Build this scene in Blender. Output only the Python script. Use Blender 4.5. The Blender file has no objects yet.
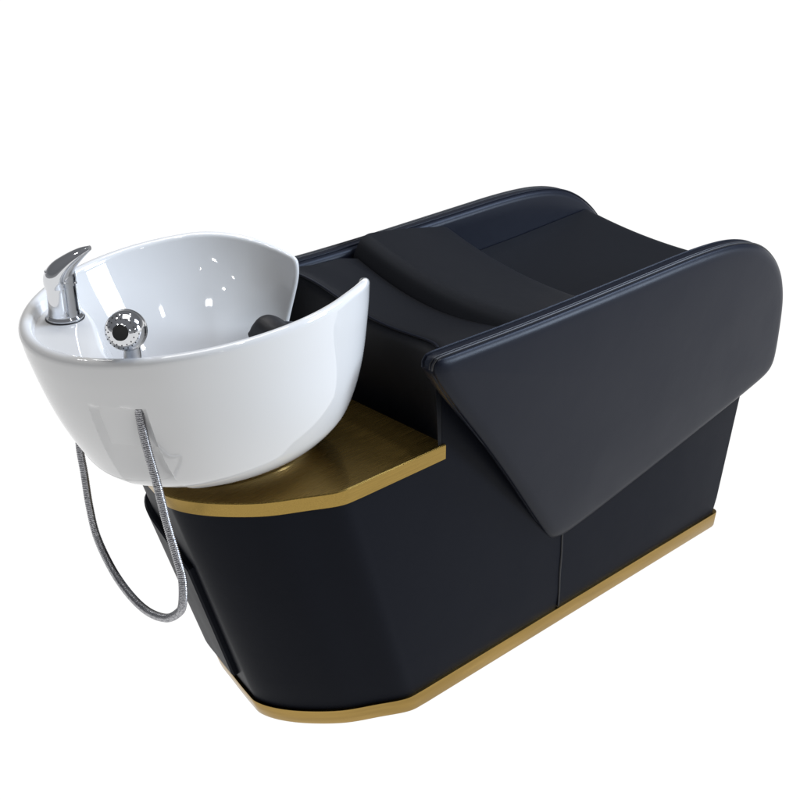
import bpy, math, random
from mathutils import Vector, Matrix
import bisect
random.seed(4)
K = 1.35                      # drawing units -> metres
YC = 0.167                    # centre line of the unit
scene = bpy.context.scene
COL = scene.collection
pi = math.pi

# ------------------------------------------------------------------ materials
def nodes(name):
    m = bpy.data.materials.new(name); m.use_nodes = True
    nt = m.node_tree; b = nt.nodes['Principled BSDF']
    return m, nt, b
def setp(b, **kw):
    for k, v in kw.items():
        b.inputs[k.replace('_', ' ')].default_value = v
def bump(nt, b, layers, dist=0.001):
    tc = nt.nodes.new('ShaderNodeTexCoord'); prev = None
    for (kind, scale, strength) in layers:
        if kind == 'noise':
            t = nt.nodes.new('ShaderNodeTexNoise'); t.inputs['Detail'].default_value = 4; out = t.outputs['Fac']
        else:
            t = nt.nodes.new('ShaderNodeTexVoronoi'); out = t.outputs['Distance']
        t.inputs['Scale'].default_value = scale
        nt.links.new(tc.outputs['Object'], t.inputs['Vector'])
        bp = nt.nodes.new('ShaderNodeBump'); bp.inputs['Strength'].default_value = strength
        bp.inputs['Distance'].default_value = dist if kind != 'noise' or scale > 50 else dist*8
        nt.links.new(out, bp.inputs['Height'])
        if prev: nt.links.new(prev.outputs['Normal'], bp.inputs['Normal'])
        prev = bp
    nt.links.new(prev.outputs['Normal'], b.inputs['Normal'])
    return tc

def leather(name, col, rough, spec, sheen=0.0):
    m, nt, b = nodes(name)
    setp(b, Base_Color=(*col, 1), Roughness=rough)
    b.inputs['Specular IOR Level'].default_value = spec
    b.inputs['Specular Tint'].default_value = (0.78, 0.86, 1.0, 1)
    tc = bump(nt, b, [('noise', 6, .22), ('voronoi', 520, .12)], .0006)
    n = nt.nodes.new('ShaderNodeTexNoise'); n.inputs['Scale'].default_value = 9; n.inputs['Detail'].default_value = 5
    nt.links.new(tc.outputs['Object'], n.inputs['Vector'])
    mr = nt.nodes.new('ShaderNodeMapRange'); mr.inputs['To Min'].default_value = rough-.05; mr.inputs['To Max'].default_value = rough+.07
    nt.links.new(n.outputs['Fac'], mr.inputs['Value']); nt.links.new(mr.outputs['Result'], b.inputs['Roughness'])
    return m
M_LEA = leather('navy_black_leather', (.0060, .0071, .0122), .35, .12)
M_LEB = leather('black_base_leather', (.0056, .0063, .0094), .42, .045)
M_PAD = leather('charcoal_seat_leather', (.0070, .0074, .0092), .46, .11)
M_THR, nt, b = nodes('stitch_thread'); setp(b, Base_Color=(.004, .004, .006, 1), Roughness=.45)
M_RUB, nt, b = nodes('black_rubber'); setp(b, Base_Color=(.012, .012, .014, 1), Roughness=.42); b.inputs['Specular IOR Level'].default_value = .3
bump(nt, b, [('noise', 300, .05)])

def metal_gold(name, col, rough, streak):
    m, nt, b = nodes(name)
    setp(b, Base_Color=(*col, 1), Metallic=1.0, Roughness=rough)
    tc = nt.nodes.new('ShaderNodeTexCoord'); mp = nt.nodes.new('ShaderNodeMapping')
    mp.inputs['Scale'].default_value = streak
    n = nt.nodes.new('ShaderNodeTexNoise'); n.inputs['Scale'].default_value = 1.0; n.inputs['Detail'].default_value = 6
    nt.links.new(tc.outputs['Object'], mp.inputs['Vector']); nt.links.new(mp.outputs['Vector'], n.inputs['Vector'])
    mr = nt.nodes.new('ShaderNodeMapRange'); mr.inputs['To Min'].default_value = rough-.08; mr.inputs['To Max'].default_value = rough+.12
    nt.links.new(n.outputs['Fac'], mr.inputs['Value']); nt.links.new(mr.outputs['Result'], b.inputs['Roughness'])
    mx = nt.nodes.new('ShaderNodeMix'); mx.data_type = 'RGBA'
    mx.inputs['A'].default_value = (*[c*.55 for c in col], 1); mx.inputs['B'].default_value = (*col, 1)
    nt.links.new(n.outputs['Fac'], mx.inputs['Factor']); nt.links.new(mx.outputs['Result'], b.inputs['Base Color'])
    bp = nt.nodes.new('ShaderNodeBump'); bp.inputs['Strength'].default_value = .07; bp.inputs['Distance'].default_value = .0004
    nt.links.new(n.outputs['Fac'], bp.inputs['Height']); nt.links.new(bp.outputs['Normal'], b.inputs['Normal'])
    return m
M_GOLD = metal_gold('brushed_gold_plate', (.40, .265, .072), .24, (14, 900, 900))
M_GEDGE = metal_gold('gold_trim', (.42, .275, .085), .22, (7, 7, 90))

M_CER, nt, b = nodes('white_glazed_ceramic')
setp(b, Base_Color=(.575, .576, .576, 1), Roughness=.035)
bump(nt, b, [('noise', 4, .012)])
M_CHR, nt, b = nodes('polished_chrome'); setp(b, Base_Color=(.62, .63, .65, 1), Metallic=1.0, Roughness=.07)
M_HOS, nt, b = nodes('braided_steel_hose'); setp(b, Base_Color=(.52, .52, .54, 1), Metallic=1.0, Roughness=.26)
tc = nt.nodes.new('ShaderNodeTexCoord'); v = nt.nodes.new('ShaderNodeTexVoronoi'); v.inputs['Scale'].default_value = 420
nt.links.new(tc.outputs['Object'], v.inputs['Vector'])
mx = nt.nodes.new('ShaderNodeMix'); mx.data_type = 'RGBA'
mx.inputs['A'].default_value = (.60, .60, .62, 1); mx.inputs['B'].default_value = (.10, .10, .11, 1)
nt.links.new(v.outputs['Distance'], mx.inputs['Factor']); nt.links.new(mx.outputs['Result'], b.inputs['Base Color'])
M_BLK, nt, b = nodes('black_plastic'); setp(b, Base_Color=(.006, .006, .006, 1), Roughness=.5)

# ------------------------------------------------------------------ mesh helpers
def tag(o, label=None, cat=None, group=None, kind=None):
    if label: o['label'] = label
    if cat: o['category'] = cat
    if group: o['group'] = group
    if kind: o['kind'] = kind
def build(name, verts, faces, mat, parent=None, smooth=True, angle=35):
    me = bpy.data.meshes.new(name)
    me.from_pydata([(v[0]*K, v[1]*K, v[2]*K) for v in verts], [], faces)
    me.update()
    import bmesh
    bm = bmesh.new(); bm.from_mesh(me)
    bmesh.ops.remove_doubles(bm, verts=bm.verts, dist=1e-6)
    bmesh.ops.recalc_face_normals(bm, faces=bm.faces)
    bm.to_mesh(me); bm.free()
    if smooth:
        me.shade_smooth()
        try: me.set_sharp_from_angle(angle=math.radians(angle))
        except Exception: pass
    me.materials.append(mat)
    o = bpy.data.objects.new(name, me); COL.objects.link(o)
    if parent:
        o.parent = parent; o.matrix_parent_inverse = Matrix.Identity(4)
        L = Vector((0, 0, 0)); q = parent
        while q: L += q.location; q = q.parent
        for vv in me.vertices: vv.co -= L
    return o
def root(name, p):
    e = bpy.data.objects.new(name, None); COL.objects.link(e)
    e.location = (p[0]*K, p[1]*K, p[2]*K); e.empty_display_size = .05
    return e
def loft(rings, closed=True, cap0=True, cap1=True):
    V, F = [], []; n = len(rings[0])
    for r in rings: V += r
    for i in range(len(rings)-1):
        for j in range(n if closed else n-1):
            a = i*n+j; b2 = i*n+(j+1) % n
            F.append((a, b2, b2+n, a+n))
    if cap0: F.append(tuple(range(n-1, -1, -1)))
    if cap1: F.append(tuple(range((len(rings)-1)*n, len(rings)*n)))
    return V, F
def join(*parts):
    V, F = [], []
    for v, f in parts:
        k = len(V); V += v; F += [tuple(i+k for i in q) for q in f]
    return V, F
def spline(pts, n, closed=False):
    P = [Vector(p) for p in pts]; N = len(P); out = []
    segs = N if closed else N-1
    for s in range(segs):
        p1, p2 = P[s], P[(s+1) % N]
        p0 = P[s-1] if (s > 0 or closed) else p1*2-p2
        p3 = P[(s+2) % N] if (s+2 < N or closed) else p2*2-p1
        for k in range(n):
            t = k/n
            out.append(.5*((2*p1)+(p2-p0)*t+(2*p0-5*p1+4*p2-p3)*t*t+(3*p1-p0-3*p2+p3)*t**3))
    if not closed: out.append(P[-1].copy())
    return out
def resample(pts, n, closed=False):
    P = list(pts)+([pts[0]] if closed else [])
    D = [0]
    for i in range(1, len(P)): D.append(D[-1]+(P[i]-P[i-1]).length)
    out = []
    for k in range(n):
        d = D[-1]*k/(n if closed else n-1)
        i = min(max(bisect.bisect_right(D, d), 1), len(P)-1)
        t = (d-D[i-1])/max(1e-9, D[i]-D[i-1])
        out.append(P[i-1].lerp(P[i], t))
    return out
def tube(pts, r, seg=8, cap=True):
    n = len(pts); rings = []
    T = (pts[1]-pts[0]).normalized(); N = T.orthogonal().normalized()
    for i in range(n):
        t = (pts[min(i+1, n-1)]-pts[max(i-1, 0)]).normalized()
        N = (N-t*N.dot(t)).normalized(); B = t.cross(N)
        rr = r(i) if callable(r) else r
        rings.append([tuple(pts[i]+(N*math.cos(a)+B*math.sin(a))*rr) for a in [2*pi*k/seg for k in range(seg)]])
    return loft(rings, True, cap, cap)
def lathe(origin, axis, prof, seg=48):
    """prof: list of (radius, height along axis)"""
    ax = Vector(axis).normalized(); N = ax.orthogonal().normalized(); B = ax.cross(N); O = Vector(origin)
    rings = [[tuple(O+ax*h+(N*math.cos(a)+B*math.sin(a))*max(r, 1e-5)) for a in [2*pi*k/seg for k in range(seg)]] for r, h in prof]
    return loft(rings)
def chaikin(P, it=3, closed=True):
    for _ in range(it):
        Q = []
        n = len(P)
        for i in range(n if closed else n-1):
            a, b2 = P[i], P[(i+1) % n]
            Q += [a.lerp(b2, .25), a.lerp(b2, .75)]
        P = Q
    return P
def interp(x, X, Y):
    if x <= X[0]: return Y[0]
    if x >= X[-1]: return Y[-1]
    i = bisect.bisect_right(X, x); t = (x-X[i-1])/(X[i]-X[i-1])
    m = lambda k: (Y[min(k+1, len(X)-1)]-Y[max(k-1, 0)])/(X[min(k+1, len(X)-1)]-X[max(k-1, 0)])
    h = X[i]-X[i-1]; m0, m1 = m(i-1), m(i)
    return ((2*t**3-3*t*t+1)*Y[i-1]+(t**3-2*t*t+t)*h*m0+(-2*t**3+3*t*t)*Y[i]+(t**3-t*t)*h*m1)
def sstep(a, b2, x):
    t = min(1, max(0, (x-a)/(b2-a))); return t*t*(3-2*t)

# ------------------------------------------------------------------ chair unit
chair = root('shampoo_chair', (.35, YC, 0))
tag(chair, 'black leather salon shampoo chair with winged armrests, gold plate and gold plinth', 'chair')

def bow(y): return .042*max(0, 1-(y-YC)**4/.167**4) if y < YC else .042-.024*min(1.1, ((y-YC)/.167))**6
# plan of the base: straight sides, blunt rounded head end, square foot end
head = [(.035, 0), (.004, .003), (-.037, .0235), (-.084, .049), (-.124, .085), (-.149, .118), (-.161, .148), (-.159, .172), (-.145, .238), (-.129, .298), (-.098, .325), (-.04, .334), (.02, .334)]
head = spline([Vector((x, y, 0)) for x, y in head], 6)
def plan(z, ex=0.0, x_cut=None):
    sh = -.133*z/.43
    pts = [Vector((p.x+sh, p.y, 0)) for p in head][::-1]
    n = len(pts)
    res = []
    for i, p in enumerate(pts):
        a, c = pts[max(i-1, 0)], pts[min(i+1, n-1)]
        t = (c-a).normalized(); nn = Vector((-t.y, t.x, 0))
        if nn.dot(p-Vector((.05+sh, YC, 0))) < 0: nn = -nn
        res.append(p+nn*ex)
    if x_cut is None:
        xf = .797+.19*z+ex; r = .012
        c1 = [Vector((xf-r+r*math.sin(a), -ex+r-r*math.cos(a), 0)) for a in [pi/2*k/5 for k in range(6)]]
        c2 = [Vector((xf-r+r*math.cos(a), .334+ex-r+r*math.sin(a), 0)) for a in [pi/2*k/5 for k in range(6)]]
        near = [Vector((x, -ex, 0)) for x in (.1, .25, .4, .6)]
        far = [Vector((x, .334+ex, 0)) for x in (.6, .4, .25, .1)]
    else:
        c1 = [Vector((x_cut, -ex, 0))]; c2 = [Vector((x_cut, .334+ex, 0))]; near = []; far = []
    ring = res+near+c1+c2+far
    return [(p.x, p.y, z) for p in ring]
zs = [.024+(.412-.024)*i/12 for i in range(13)]
lower = loft([plan(z, -.0015 if i == 0 else 0) for i, z in enumerate(zs)])
# upper block behind the plate
def block(z):
    x1 = (.797+.19*min(z, .36)) if z < .48 else .22; r = .012; e = .0005
    P = []
    for cx, cy, a0 in ((x1-r, r-e, -pi/2), (x1-r, .334-r+e, 0)):
        P += [(cx+r*math.cos(a0+pi/2*k/4), cy+r*math.sin(a0+pi/2*k/4), z) for k in range(5)]
    for k in range(25):
        y = .334+e-(.334+2*e)*k/24
        P.append((.0655-.004*(z-.41)/.13+bow(y), y, z))
    return P
upper = loft([block(z) for z in (.4121, .43, .45, .4799, .4801, .50, .542)])
build('body', *join(lower, upper), M_LEB, chair)
build('plinth', *loft([plan(0, .003), plan(.003, .004), plan(.0272, .004), plan(.028, .0036)]), M_GEDGE, chair)
build('plate', *loft([plan(z, e, .068) for z, e in ((.4125, .003), (.414, .0045), (.4355, .0045), (.437, .003))]), M_GOLD, chair, angle=25)

# side seam of the leather
sm = [Vector((.346+.0006*math.sin(k), -.0006, .03+.16*k/12)) for k in range(13)]
build('side_seam', *tube(sm, .0016, 8), M_THR, chair)

# access panel on the head end, far side: follows the nose, stands 8 mm proud
def nose_at(y, z, off):
    ys = sorted([(p.y, p.x) for p in head]); X = [q[0] for q in ys]; Y = [q[1] for q in ys]
    x = interp(y, X, Y); d = (interp(y+.004, X, Y)-interp(y-.004, X, Y))/.008
    n = Vector((-1, d, -.31)).normalized()
    p = Vector((x-.133*z/.43, y, z))+n*off
    return (p.x, p.y, p.z)
rings = []
NY, NZ = 24, 20
def grid(off, ins):
    G = []
    for j in range(NZ+1):
        row = []
        for i in range(NY+1):
            u, w = i/NY, j/NZ
            zt = .288+.055*u; z0 = .060
            y0 = .176+.012*(1-w); y1 = .325
            y = y0+(y1-y0)*u; z = z0+(zt-z0)*w
            y += ins*(1 if i == 0 else -1 if i == NY else 0); z += ins*(1 if j == 0 else -1 if j == NZ else 0)
            row.append(nose_at(y, z, off))
        G.append(row)
    return G
go, gi = grid(.010, .003), grid(-.004, 0)
gm = grid(.007, 0)
V = []; F = []
W = NY+1
for G in (gi, gm, go):
    for row in G: V += row
S = W*(NZ+1)
for j in range(NZ):
    for i in range(NY):
        a = 2*S+j*W+i; F.append((a, a+1, a+W+1, a+W))
edge = [i for i in range(W)]+[j*W+NY for j in range(1, NZ+1)]+[NZ*W+i for i in range(NY-1, -1, -1)]+[j*W for j in range(NZ-1, 0, -1)]
for s in (0, 1):
    for k in range(len(edge)):
        a, c = edge[k], edge[(k+1) % len(edge)]
        F.append((s*S+a, s*S+c, (s+1)*S+c, (s+1)*S+a))
build('access_panel', V, F, M_LEB, chair)

# --- upholstery: pads described by a profile in x/z swept across the width, top sagging in the middle
def q2(y): return ((y-YC)/.167)**2
def swept(name, prof, y0, y1, sag, mat, parent, ny=40, xbow=0.0, skew=0.0, tilt=0.0, x00=.05):
    """prof: list of (x, z, w) w = how much of the sag applies"""
    rings = []
    for i in range(ny+1):
        y = y0+(y1-y0)*i/ny
        rings.append([(x+(bow(y) if xbow else 0)*(1-sstep(.07, .18, x-x00))+skew*w*(y-YC)/.167, y, z+w*(sag*min(1.3, q2(y))+tilt*(y-YC))) for x, z, w in prof])
    V, F = loft(rings, True, True, True)
    return build(name, V, F, mat, parent, angle=60)
def rounded(path, r=.012, n=6):
    """closed 2-D path with per-corner radius"""
    out = []; N = len(path)
    for i in range(N):
        p = Vector(path[i][:2]); rr = path[i][3] if len(path[i]) > 3 else r
        a = Vector(path[i-1][:2]); c = Vector(path[(i+1) % N][:2])
        da, dc = (a-p), (c-p); la, lc = da.length, dc.length
        d = min(rr, la*.48, lc*.48); p1 = p+da/la*d; p2 = p+dc/lc*d
        for k in range(n+1):
            t = k/n
            v = p1*(1-t)**2+p*2*t*(1-t)+p2*t*t
            out.append((v.x, v.y, path[i][2]))
    return out
def densify(pts, step=.012):
    out = []
    for i in range(len(pts)):
        a = pts[i]; c = pts[(i+1) % len(pts)]
        L = math.hypot(a[0]-c[0], a[1]-c[1]); n = max(1, int(L/step))
        for k in range(n):
            t = k/n; out.append(tuple(a[m]*(1-t)+c[m]*t for m in range(3)))
    return out
back = densify(rounded([(.059, .4123, 0, .002), (.052, .500, .3, .02), (.049, .566, 1.25, .020), (.14, .562, 1.1, .03), (.24, .557, .8, .01), (.26, .50, 0, .004), (.26, .4123, 0, .002)]))
bk = swept('backrest', back, .0, .340, .024, M_PAD, chair, xbow=.042, tilt=.04)
pp = []
for i in range(49):
    y = .004+.326*i/48
    pp.append(Vector((.0545+bow(y), y, .5640+1.25*(.024*q2(y)+.04*(y-YC)))))
build('backrest_piping', *tube(pp, .0022, 8), M_LEA, bk)
bol = densify(rounded([(.205, .50, 0, .004), (.196, .555, 1, .012), (.218, .590, 1, .026), (.30, .580, 1, .03), (.425, .556, 1, .030), (.436, .50, 0, .006)]))
swept('bolster', bol, -.018, .350, .0145, M_PAD, chair, skew=.012, tilt=.075)
st = densify(rounded([(.40, .47, 0, .004), (.40, .503, 1, .004), (.60, .508, 1, .02), (.812, .518, 1, .022), (.812, .47, .6, .02), (.79, .45, 0, .01)]))
swept('seat', st, -.014, .350, .012, M_PAD, chair, tilt=.035)

# --- armrests
arm_pts = [(-.003, .575), (-.004, .6035), (.022, .6035), (.20, .600), (.45, .603), (.60, .605), (.70, .597), (.775, .572), (.842, .521), (.878, .465), (.893, .415),
           (.908, .335), (.911, .296), (.880, .279), (.60, .214), (.40, .172), (.325, .160), (.290, .205), (.15, .392)]
ol = chaikin([Vector((x, z, 0)) for x, z in arm_pts], 3)
ol = resample(ol, 260, True)
NN = len(ol); nrm = []
for i in range(NN):
    t = (ol[(i+2) % NN]-ol[i-2]).normalized(); n2 = Vector((t.y, -t.x, 0)); nrm.append(n2)
cen = Vector((sum(p.x for p in ol)/NN, sum(p.y for p in ol)/NN, 0))
if nrm[0].dot(ol[0]-cen) < 0: nrm = [-n for n in nrm]
def y_out(z): return -.060+.050*(.6-z)/.4
def y_in(z): return -.020+.010*(.6-z)/.4 if z < .6 else -.020
def arm(side):
    def P(p, y):
        return (p.x, y if side < 0 else 2*YC-y, p.y)
    rings = []
    def ring(ins, f, dy, out):
        r = []
        Q = [p-n*ins for p, n in zip(ol, nrm)]
        for _ in range(int(ins*1000) if ins > .004 else 0):      # keeps the inset rings clean at the tight corners
            Q = [Q[i]*.5+(Q[i-1]+Q[(i+1) % NN])*.25 for i in range(NN)]
        for q in Q:
            q = q.copy()
            if f < 1: q = cen+(q-cen)*f
            r.append(P(q, (y_out(q.y)+dy) if out else (max(y_in(q.y), y_out(q.y)+.022)+dy)))
        rings.append(r)
    for f in (.02, .2, .4, .6, .75, .87, .95):
        ring(.019, f, -.0045*(1-f**3), True)
    ring(.019, 1, 0, True); ring(.012, 1, .0010, True); ring(.0065, 1, .0032, True); ring(.0025, 1, .0066, True); ring(.0005, 1, .0100, True)
    ring(.0018, 1, .0118, True); ring(.0, 1, .0136, True)
    ring(.0, 1, -.010, False); ring(.002, 1, -.005, False); ring(.006, 1, -.001, False); ring(.011, 1, 0, False)
    for f in (.9, .6, .3, .02): ring(.011, f, .0, False)
    V, F = loft(rings)
    a = build('armrest', V, F, M_LEA, chair, angle=80)
    # twin stitched seams along the top edge, round to the foot end
    idx = [i for i in range(NN) if (ol[i].y > .40 and not (ol[i].x < .5 and ol[i].y < .585))]
    # make contiguous
    k = 0
    while any(((idx[j+1]-idx[j]) > 1) for j in range(len(idx)-1)) and k < NN:
        brk = [j for j in range(len(idx)-1) if idx[j+1]-idx[j] > 1][0]
        idx = idx[brk+1:]+[i+NN for i in idx[:brk+1]]; k += 1
        break
    for dy, r in ((.0116, .0015), (.0165, .0010)):
        pts = [Vector(P(ol[i % NN]+nrm[i % NN]*.0003, y_out(ol[i % NN].y)+dy)) for i in idx]
        build('armrest_seam', *tube(pts, r, 6), M_THR, a)
    # inner piping, ending in a small curl at the head end
    zi = [Vector(P(ol[i % NN]+nrm[i % NN]*.0006, max(y_in(ol[i % NN].y), y_out(ol[i % NN].y)+.022)-.0095)) for i in idx]
    build('armrest_piping', *tube(zi, .0017, 8), M_LEA, a)
arm(-1); arm(1)

# ------------------------------------------------------------------ wash basin
basin = root('wash_basin', (-.18, YC, .437))
tag(basin, 'white glazed ceramic wash basin with neck notch, standing on the gold plate', 'basin')
ZF, ZR = .4375, .696
YB = .170
AZ = [.4375, .450, .460, .485, .510, .570, .650, .700]
AA = [.106, .112, .142, .175, .194, .217, .235, .2405]
BB = [.066, .071, .098, .131, .149, .171, .184, .190]
CC = [-.158, -.161, -.181, -.192, -.192, -.198, -.206, -.2103]
def abc(z): return interp(z, AZ, AA), interp(z, AZ, BB), interp(z, AZ, CC)
def rim_z(phi):
    d = abs(math.degrees(phi))
    if d > 180: d = 360-d
    x = -.2103+.2405*math.cos(phi)
    return .6960+.05*(x+.2)-.117*(x+.2)**2-(.0420 if phi > 0 else .034)*min(1, max(0, (64-d)/42))**1.7, d
def ztop(phi):
    base, d = rim_z(phi)
    if d < 25.5:
        k = max(0, (d-14.5)/11)
        return .545+(base-.545)*(1-(1-k)**2.2) if k < 1 else base
    return base
phis = []
a = -180.0
while a < 180-1e-6:
    phis.append(math.radians(a)); d = abs(a)
    a += .4 if (10 < d < 26 or -172 < a < -128) else 1.0
NP = len(phis)
def recess(x, y, z):
    # shallow pocket for the hose, pressed into the head end of the bowl
    dx, dy = x+.2, y-.167
    tau = dx*.396-dy*.918; out = -dx*.918-dy*.396
    if z > .624 or out < 0 or tau < -.036 or tau > .040: return x, y
    u = (tau+.034)/.066
    right = 1-sstep(.031, .036, tau)
    depth = (.042)*max(0, min(1, u))**.8*right*(1-sstep(.618, .623, z))
    depth *= sstep(.440, .540, z)
    return x+.918*depth, y+.396*depth
def warp(phi, z):
    # the notch opens out below its two tips
    d = abs(math.degrees(phi)); s_ = 1 if phi > 0 else -1
    k = math.exp(-((d-18)/13)**2)*min(1.2, max(0, (.66-z)/.09))
    return phi+s_*math.radians(13.0)*k*(1 if d > 2 else d/2)
def outer(phi, z):
    A, B, C_ = abc(z); phi = warp(phi, z)
    x = C_+A*math.cos(phi); y = YB+B*math.sin(phi)
    x, y = recess(x, y, z)
    return Vector((x, y, z))
TH = .013
def bowl_in(z): return .092*max(0, (.70-z)/.24)**1.30   # the inside is more steeply dished than the outside
def inner(phi, z):
    A, B, C_ = abc(z); phi = warp(phi, z)
    x0, y0 = C_+A*math.cos(phi), YB+B*math.sin(phi)
    x1, y1 = recess(x0, y0, z)
    th = TH-.0025*(1-sstep(22, 48, abs(math.degrees(phi))))
    ex = bowl_in(z)*(sstep(24, 60, abs(math.degrees(phi))))
    x = C_+(A-th-ex)*math.cos(phi); y = YB+(B-th-ex*.72)*math.sin(phi)
    return Vector((x+(x1-x0), y+(y1-y0), z))
rings = []
NS = 70
foot = []
for f in (.0, .5, .9): rings.append([tuple(Vector((CC[0]+AA[0]*f*math.cos(p), YB+BB[0]*f*math.sin(p), ZF+.004))) for p in phis])
rings.append([tuple(Vector((CC[0]+(AA[0]-.004)*math.cos(p), YB+(BB[0]-.004)*math.sin(p), ZF))) for p in phis])
lev = sorted(set([i/NS for i in range(NS+1)]))
zlist = lambda p, s: ZF+.003+(ztop(p)-ZF-.003)*s
for s in lev: rings.append([tuple(outer(p, zlist(p, s))) for p in phis])
# rolled rim: rounds over square to the edge, also down the sides of the notch
eo = [outer(p, ztop(p)) for p in phis]; ei = [inner(p, ztop(p)) for p in phis]
bd = []
for i in range(NP):
    T = (eo[(i+1) % NP]-eo[i-1]).normalized(); h = eo[i]-ei[i]
    bv = h.cross(T)
    bv.normalize(); bd.append(bv if True else -bv)
if bd[0].z < 0: bd = [-v for v in bd]
for k in range(1, 8):
    t = pi*k/8
    r = []
    for i in range(NP):
        m = (eo[i]+ei[i])/2; h = (eo[i]-ei[i])/2
        r.append(tuple(m+h*math.cos(t)+bd[i]*(h.length*math.sin(t))))
    rings.append(r)
ZI = .462
for s in reversed(lev):
    r = []
    for p in phis:
        z = ZI+(ztop(p)-ZI)*s
        r.append(tuple(inner(p, z)))
    rings.append(r)
for f, dz in ((.93, -.004), (.8, -.007), (.6, -.0095), (.35, -.011), (.12, -.012), (.0, -.012)):
    c0 = Vector((-.181, YB, ZI)); r = []
    for p in phis:
        q = c0+(inner(p, ZI)-c0)*f; r.append((q.x, q.y, ZI+dz))
    rings.append(r)
build('bowl', *loft(rings, True, False, False), M_CER, basin, angle=40)
# tap deck
bp = spline([Vector((x, y, 0)) for x, y in [(-.300, .345), (-.305, .315), (-.316, .285), (-.330, .235), (-.356, .178), (-.374, .140), (-.384, .105), (-.386, .060), (-.380, .010)]], 8)
rings = []
def deck_ring(z, push, ins=0.0):
    A, B, C_ = abc(z); A -= .007; B -= .007
    def inside(p): return ((p.x-C_)/A)**2+((p.y-YB)/B)**2 < 1
    pts = [Vector((p.x+push-ins, p.y, 0)) for p in bp]
    pin = [p for p in pts if inside(p)]
    p0, p1 = pin[0], pin[-1]
    a0 = math.atan2((p0.y-YB)/B, (p0.x-C_)/A); a1 = math.atan2((p1.y-YB)/B, (p1.x-C_)/A)
    if a1 < 0: a1 += 2*pi
    arc = [Vector((C_+A*math.cos(a1+(a0-a1)*k/40), YB+B*math.sin(a1+(a0-a1)*k/40), 0)) for k in range(1, 40)]
    full = resample([p for p in pin], 50)+arc
    return [(p.x, p.y, z) for p in full]
for z, push, ins in ((.56, .040, 0), (.60, .028, 0), (.64, .012, 0), (.660, .004, 0), (.667, .001, 0), (.6715, 0, .003), (.6735, 0, .007)):
    rings.append(deck_ring(z, push, ins))
build('tap_deck', *loft(rings), M_CER, basin, angle=50)
build('drain', *lathe((-.187, YC, .4495), (0, 0, 1), [(.004, 0), (.020, 0), (.024, .0015), (.024, .003), (.018, .004), (.006, .0025), (.001, .0025)]), M_CHR, basin)

# mixer tap (part of the basin) -> body, lever
TX, TY, TZ = -.359, .251, .6735
tap = build('mixer_tap', *lathe((TX, TY, TZ), (0, 0, 1), [(.0, 0), (.0228, 0), (.0235, .001), (.0235, .0035), (.0205, .0065), (.0200, .011), (.0192, .014), (.0190, .040), (.0188, .046), (.0198, .047), (.0200, .056), (.0185, .064), (.012, .070), (.0, .072)], 56), M_CHR, basin, angle=28)
build('tap_gasket', *lathe((TX, TY, TZ-.0005), (0, 0, 1), [(.0, 0), (.0245, 0), (.0245, .0018), (.0, .0018)], 40), M_BLK, tap)
# lever: from a wide cap over the body up to a blunt tip, leaning in image-right direction
ld = Vector((.62, -.60, 0)).normalized()
ctr = spline([Vector(p) for p in [(.0, 0, .0445), (-.001, 0, .054), (.003, 0, .0635), (.014, 0, .0755), (.028, 0, .0860), (.0405, 0, .0930)]], 8)
rad = spline([Vector(p) for p in [(.0206, .0206, 0), (.0200, .0212, 0), (.0160, .0205, 0), (.0108, .0175, 0), (.0068, .0128, 0), (.0028, .0060, 0)]], 8)
rings = []
sd = Vector((-ld.y, ld.x, 0))
for i, (c, r) in enumerate(zip(ctr, rad)):
    t = (ctr[min(i+1, len(ctr)-1)]-ctr[max(i-1, 0)]).normalized()
    T = ld*t.x+Vector((0, 0, 1))*t.z; U = T.cross(sd).normalized()
    O = Vector((TX, TY, TZ))+ld*c.x+Vector((0, 0, c.z))
    rings.append([tuple(O+sd*r.y*math.cos(a)+U*r.x*math.sin(a)) for a in [2*pi*k/40 for k in range(40)]])
build('lever', *loft(rings), M_CHR, tap, angle=60)

# ------------------------------------------------------------------ hand shower with hose
SH = root('hand_shower', (-.381, .083, .62))
tag(SH, 'round chrome hand shower parked inside the basin rim with a looping braided hose', 'hand shower')
bc = Vector((-.3790, .0760, .7160))
cam_p = Vector((-1.12403, -1.17092, 1.31604))
ax = Vector((-.66, -.62, .27)).normalized()      # face of the shower, towards the hairdresser's side
R = .0238
prof = []
prof = [(0, -.016), (.012, -.0155), (.0215, -.012), (.0245, -.006), (.0247, -.003), (.0240, -.001)]
import math as _m
for k in range(0, 15):
    t = math.radians(2+k*4.6); prof.append((R*math.cos(t), R*math.sin(t)))
prof += [(.0100, .0222), (.0094, .0228), (.0090, .0215), (.0, .0212)]
head_o = build('shower_head', *lathe(bc, ax, prof, 56), M_CHR, SH, angle=40)
build('aperture', *lathe(bc+ax*.0200, ax, [(0, 0), (.0089, 0), (.0089, .0018), (.0086, .0022), (0, .0018)], 32), M_BLK, head_o)
parts = []
N_ = ax.orthogonal().normalized(); B_ = ax.cross(N_)
for ringn, (tt, cnt) in enumerate(((50, 16), (36, 22))):
    for k in range(cnt):
        a = 2*pi*k/cnt+ringn*.1; t = math.radians(tt)
        d = (ax*math.sin(t)+(N_*math.cos(a)+B_*math.sin(a))*math.cos(t))
        parts.append(lathe(bc+d*(R-.0008), d, [(0, 0), (.0009, 0), (.0008, .0013), (0, .0014)], 8))
build('spray_nozzle', *join(*parts), M_BLK, head_o)['kind'] = 'stuff'
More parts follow.
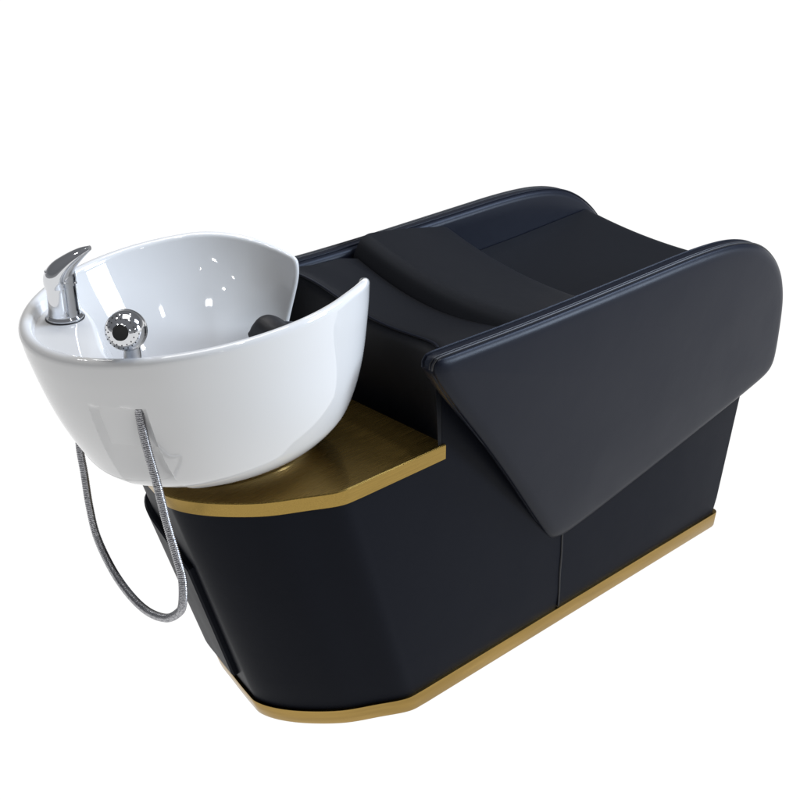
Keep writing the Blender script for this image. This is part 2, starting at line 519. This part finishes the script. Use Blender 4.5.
# dark collar behind the head and thumb clip on top
up_c = bc-ax*.006+Vector((.004, -.004, .021))
build('thumb_switch', *lathe(up_c, Vector((.2, -.2, 1)), [(0, -.004), (.009, -.004), (.0105, -.001), (.007, .0015), (0, .002)], 24), M_BLK, head_o)
stem = [bc-ax*.008+Vector((.001, 0, -.006)), Vector((-.3715, .0800, .695)), Vector((-.3700, .0820, .672)), Vector((-.3690, .0830, .61))]
stem = spline(stem, 8)
build('handle', *tube(stem, lambda i: .0105+.0005*math.cos(i*.4), 28), M_CHR, SH)
# hose: corrugated spiral, leaves the pocket under the bowl, hangs and loops back up
hp = [(-.360, .080, .640), (-.3755, .0679, .6198), (-.3755, .0620, .5780), (-.371, .0522, .5235), (-.368, .0432, .4727), (-.3694, .0246, .4303), (-.3701, .0146, .4005), (-.3697, .0197, .3624), (-.3687, .0334, .3416),
      (-.3664, .0665, .3159), (-.363, .1149, .2998), (-.3590, .1630, .3000), (-.3520, .2150, .3120), (-.3440, .2620, .3400), (-.3370, .2860, .3760), (-.3330, .2970, .4200), (-.3300, .3060, .4660), (-.3240, .3000, .5200), (-.3000, .2720, .5650)]
hs = resample(spline([Vector(p) for p in hp], 24), 1900)
HR = .0053
build('hose', *tube(hs, lambda i: HR*(1+.075*math.sin(i*2*pi/6.0)), 14), M_HOS, SH, angle=180)

# ------------------------------------------------------------------ neck rest
NR = root('neck_rest', (-.06, YC, .56))
tag(NR, 'small smooth black neck rest saddled over the notch of the white basin', 'neck rest')
rings = []
for i in range(33):
    u = -1+2*i/32
    y = YC+.046*u
    lift = .012*abs(u)**2.2
    sec = [(-.108, .545), (-.116, .585), (-.108, .610), (-.092, .619), (-.070, .610), (-.048, .588), (-.034, .566), (-.020, .552), (-.016, .545), (-.02, .540), (-.04, .548), (-.08, .548)]
    sc = math.sqrt(max(0.05, 1-abs(u)**8))
    cz = .585
    ring = chaikin([Vector((x+.009, cz+(z-cz)*sc+lift-.008, 0)) for x, z in sec], 3)
    rings.append([(p.x, y, p.y) for p in ring])
build('cushion', *loft(rings), M_RUB, NR, angle=60)

# ------------------------------------------------------------------ white sheet it stands on, added: translucent, lit from below so no shadow shows
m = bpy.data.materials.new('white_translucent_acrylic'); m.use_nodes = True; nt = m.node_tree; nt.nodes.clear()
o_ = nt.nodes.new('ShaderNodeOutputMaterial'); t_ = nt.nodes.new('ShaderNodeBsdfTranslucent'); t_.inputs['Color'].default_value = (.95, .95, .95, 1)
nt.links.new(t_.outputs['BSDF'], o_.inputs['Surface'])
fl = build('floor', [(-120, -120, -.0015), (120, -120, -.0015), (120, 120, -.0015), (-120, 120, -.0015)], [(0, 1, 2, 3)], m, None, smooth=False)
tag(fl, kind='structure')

# ------------------------------------------------------------------ world: bright white below the sheet, dim studio above
w = bpy.data.worlds.new('World'); scene.world = w; w.use_nodes = True; nt = w.node_tree
bg = nt.nodes['Background']
tc = nt.nodes.new('ShaderNodeTexCoord'); sx = nt.nodes.new('ShaderNodeSeparateXYZ')
nt.links.new(tc.outputs['Generated'], sx.inputs[0])
rp = nt.nodes.new('ShaderNodeValToRGB'); e = rp.color_ramp.elements
mr = nt.nodes.new('ShaderNodeMapRange'); mr.inputs['From Min'].default_value = -1; mr.inputs['From Max'].default_value = 1
nt.links.new(sx.outputs['Z'], mr.inputs['Value']); nt.links.new(mr.outputs['Result'], rp.inputs['Fac'])
e[0].position = 0.0; e[0].color = (1, 1, 1, 1); e[1].position = 1.0; e[1].color = (.20, .205, .22, 1)
for pos, c in ((.499, (1, 1, 1, 1)), (.501, (.34, .34, .35, 1)), (.62, (.16, .165, .175, 1))):
    k = e.new(pos); k.color = c
nt.links.new(rp.outputs['Color'], bg.inputs['Color']); bg.inputs['Strength'].default_value = 1.09

def area(name, loc, target, size, power, col=(1, 1, 1), size_y=None):
    l = bpy.data.lights.new(name, 'AREA'); l.energy = power; l.color = col; l.size = size
    if size_y: l.shape = 'RECTANGLE'; l.size_y = size_y
    o = bpy.data.objects.new(name, l); COL.objects.link(o); o.location = loc
    d = Vector(target)-Vector(loc); o.rotation_euler = d.to_track_quat('-Z', 'Y').to_euler()
area('key_softbox', (3.3, -3.0, 1.8), (.2, .2, .6), 1.1, 190, (.78, .88, 1.0), 1.3)
area('window_softbox', (3.4, -1.3, 3.7), (.5, .2, .8), 1.3, 170, (.66, .78, 1.0), 1.6)
area('top_softbox', (.3, .6, 3.6), (0, .2, .6), 1.4, 45, (1, .98, .95))
for i, (x, y, z, sz) in enumerate(((.56, -1.91, 1.63, .10), (-.66, -1.97, 1.78, .07), (-.90, -2.06, 1.44, .05), (1.36, -1.36, 1.78, .14), (-.62, -2.05, 1.58, .04), (2.3, -2.9, 2.3, .12))):
    area('glint_lamp', (x, y, z), (-.2, .3, .85), sz*.8, 120*sz*sz, (.95, .98, 1), sz*.7)  # tiny added lamps, placed to mirror as glints in the bowl
for i, (x, y) in enumerate(((-1.2, 1.6), (-.2, 2.0), (.9, .4), (.1, -.6), (1.6, 1.4))):
    area('overhead_glint_lamp', (x, y, 3.2), (x*.2, y*.2, .5), .10, 5, (1, 1, 1), .22)  # small lamps added overhead for reflections in bowl and chrome

# ------------------------------------------------------------------ camera
F = 1338.0; P = math.atan(650/1338.0); A = math.radians(46.6)
cam = bpy.data.cameras.new('Camera'); co = bpy.data.objects.new('Camera', cam); COL.objects.link(co)
co.location = cam_p*K
fw = Vector((math.cos(A)*math.cos(P), math.sin(A)*math.cos(P), -math.sin(P)))
co.rotation_euler = fw.to_track_quat('-Z', 'Y').to_euler()
cam.sensor_width = 36; cam.lens = 36*F/800; cam.clip_start = .05; cam.clip_end = 600
scene.camera = co
scene.view_settings.view_transform = 'Standard'; scene.view_settings.look = 'None'
scene.view_settings.exposure = 0; scene.view_settings.gamma = 1
scene.render.resolution_x = 1024; scene.render.resolution_y = 1024
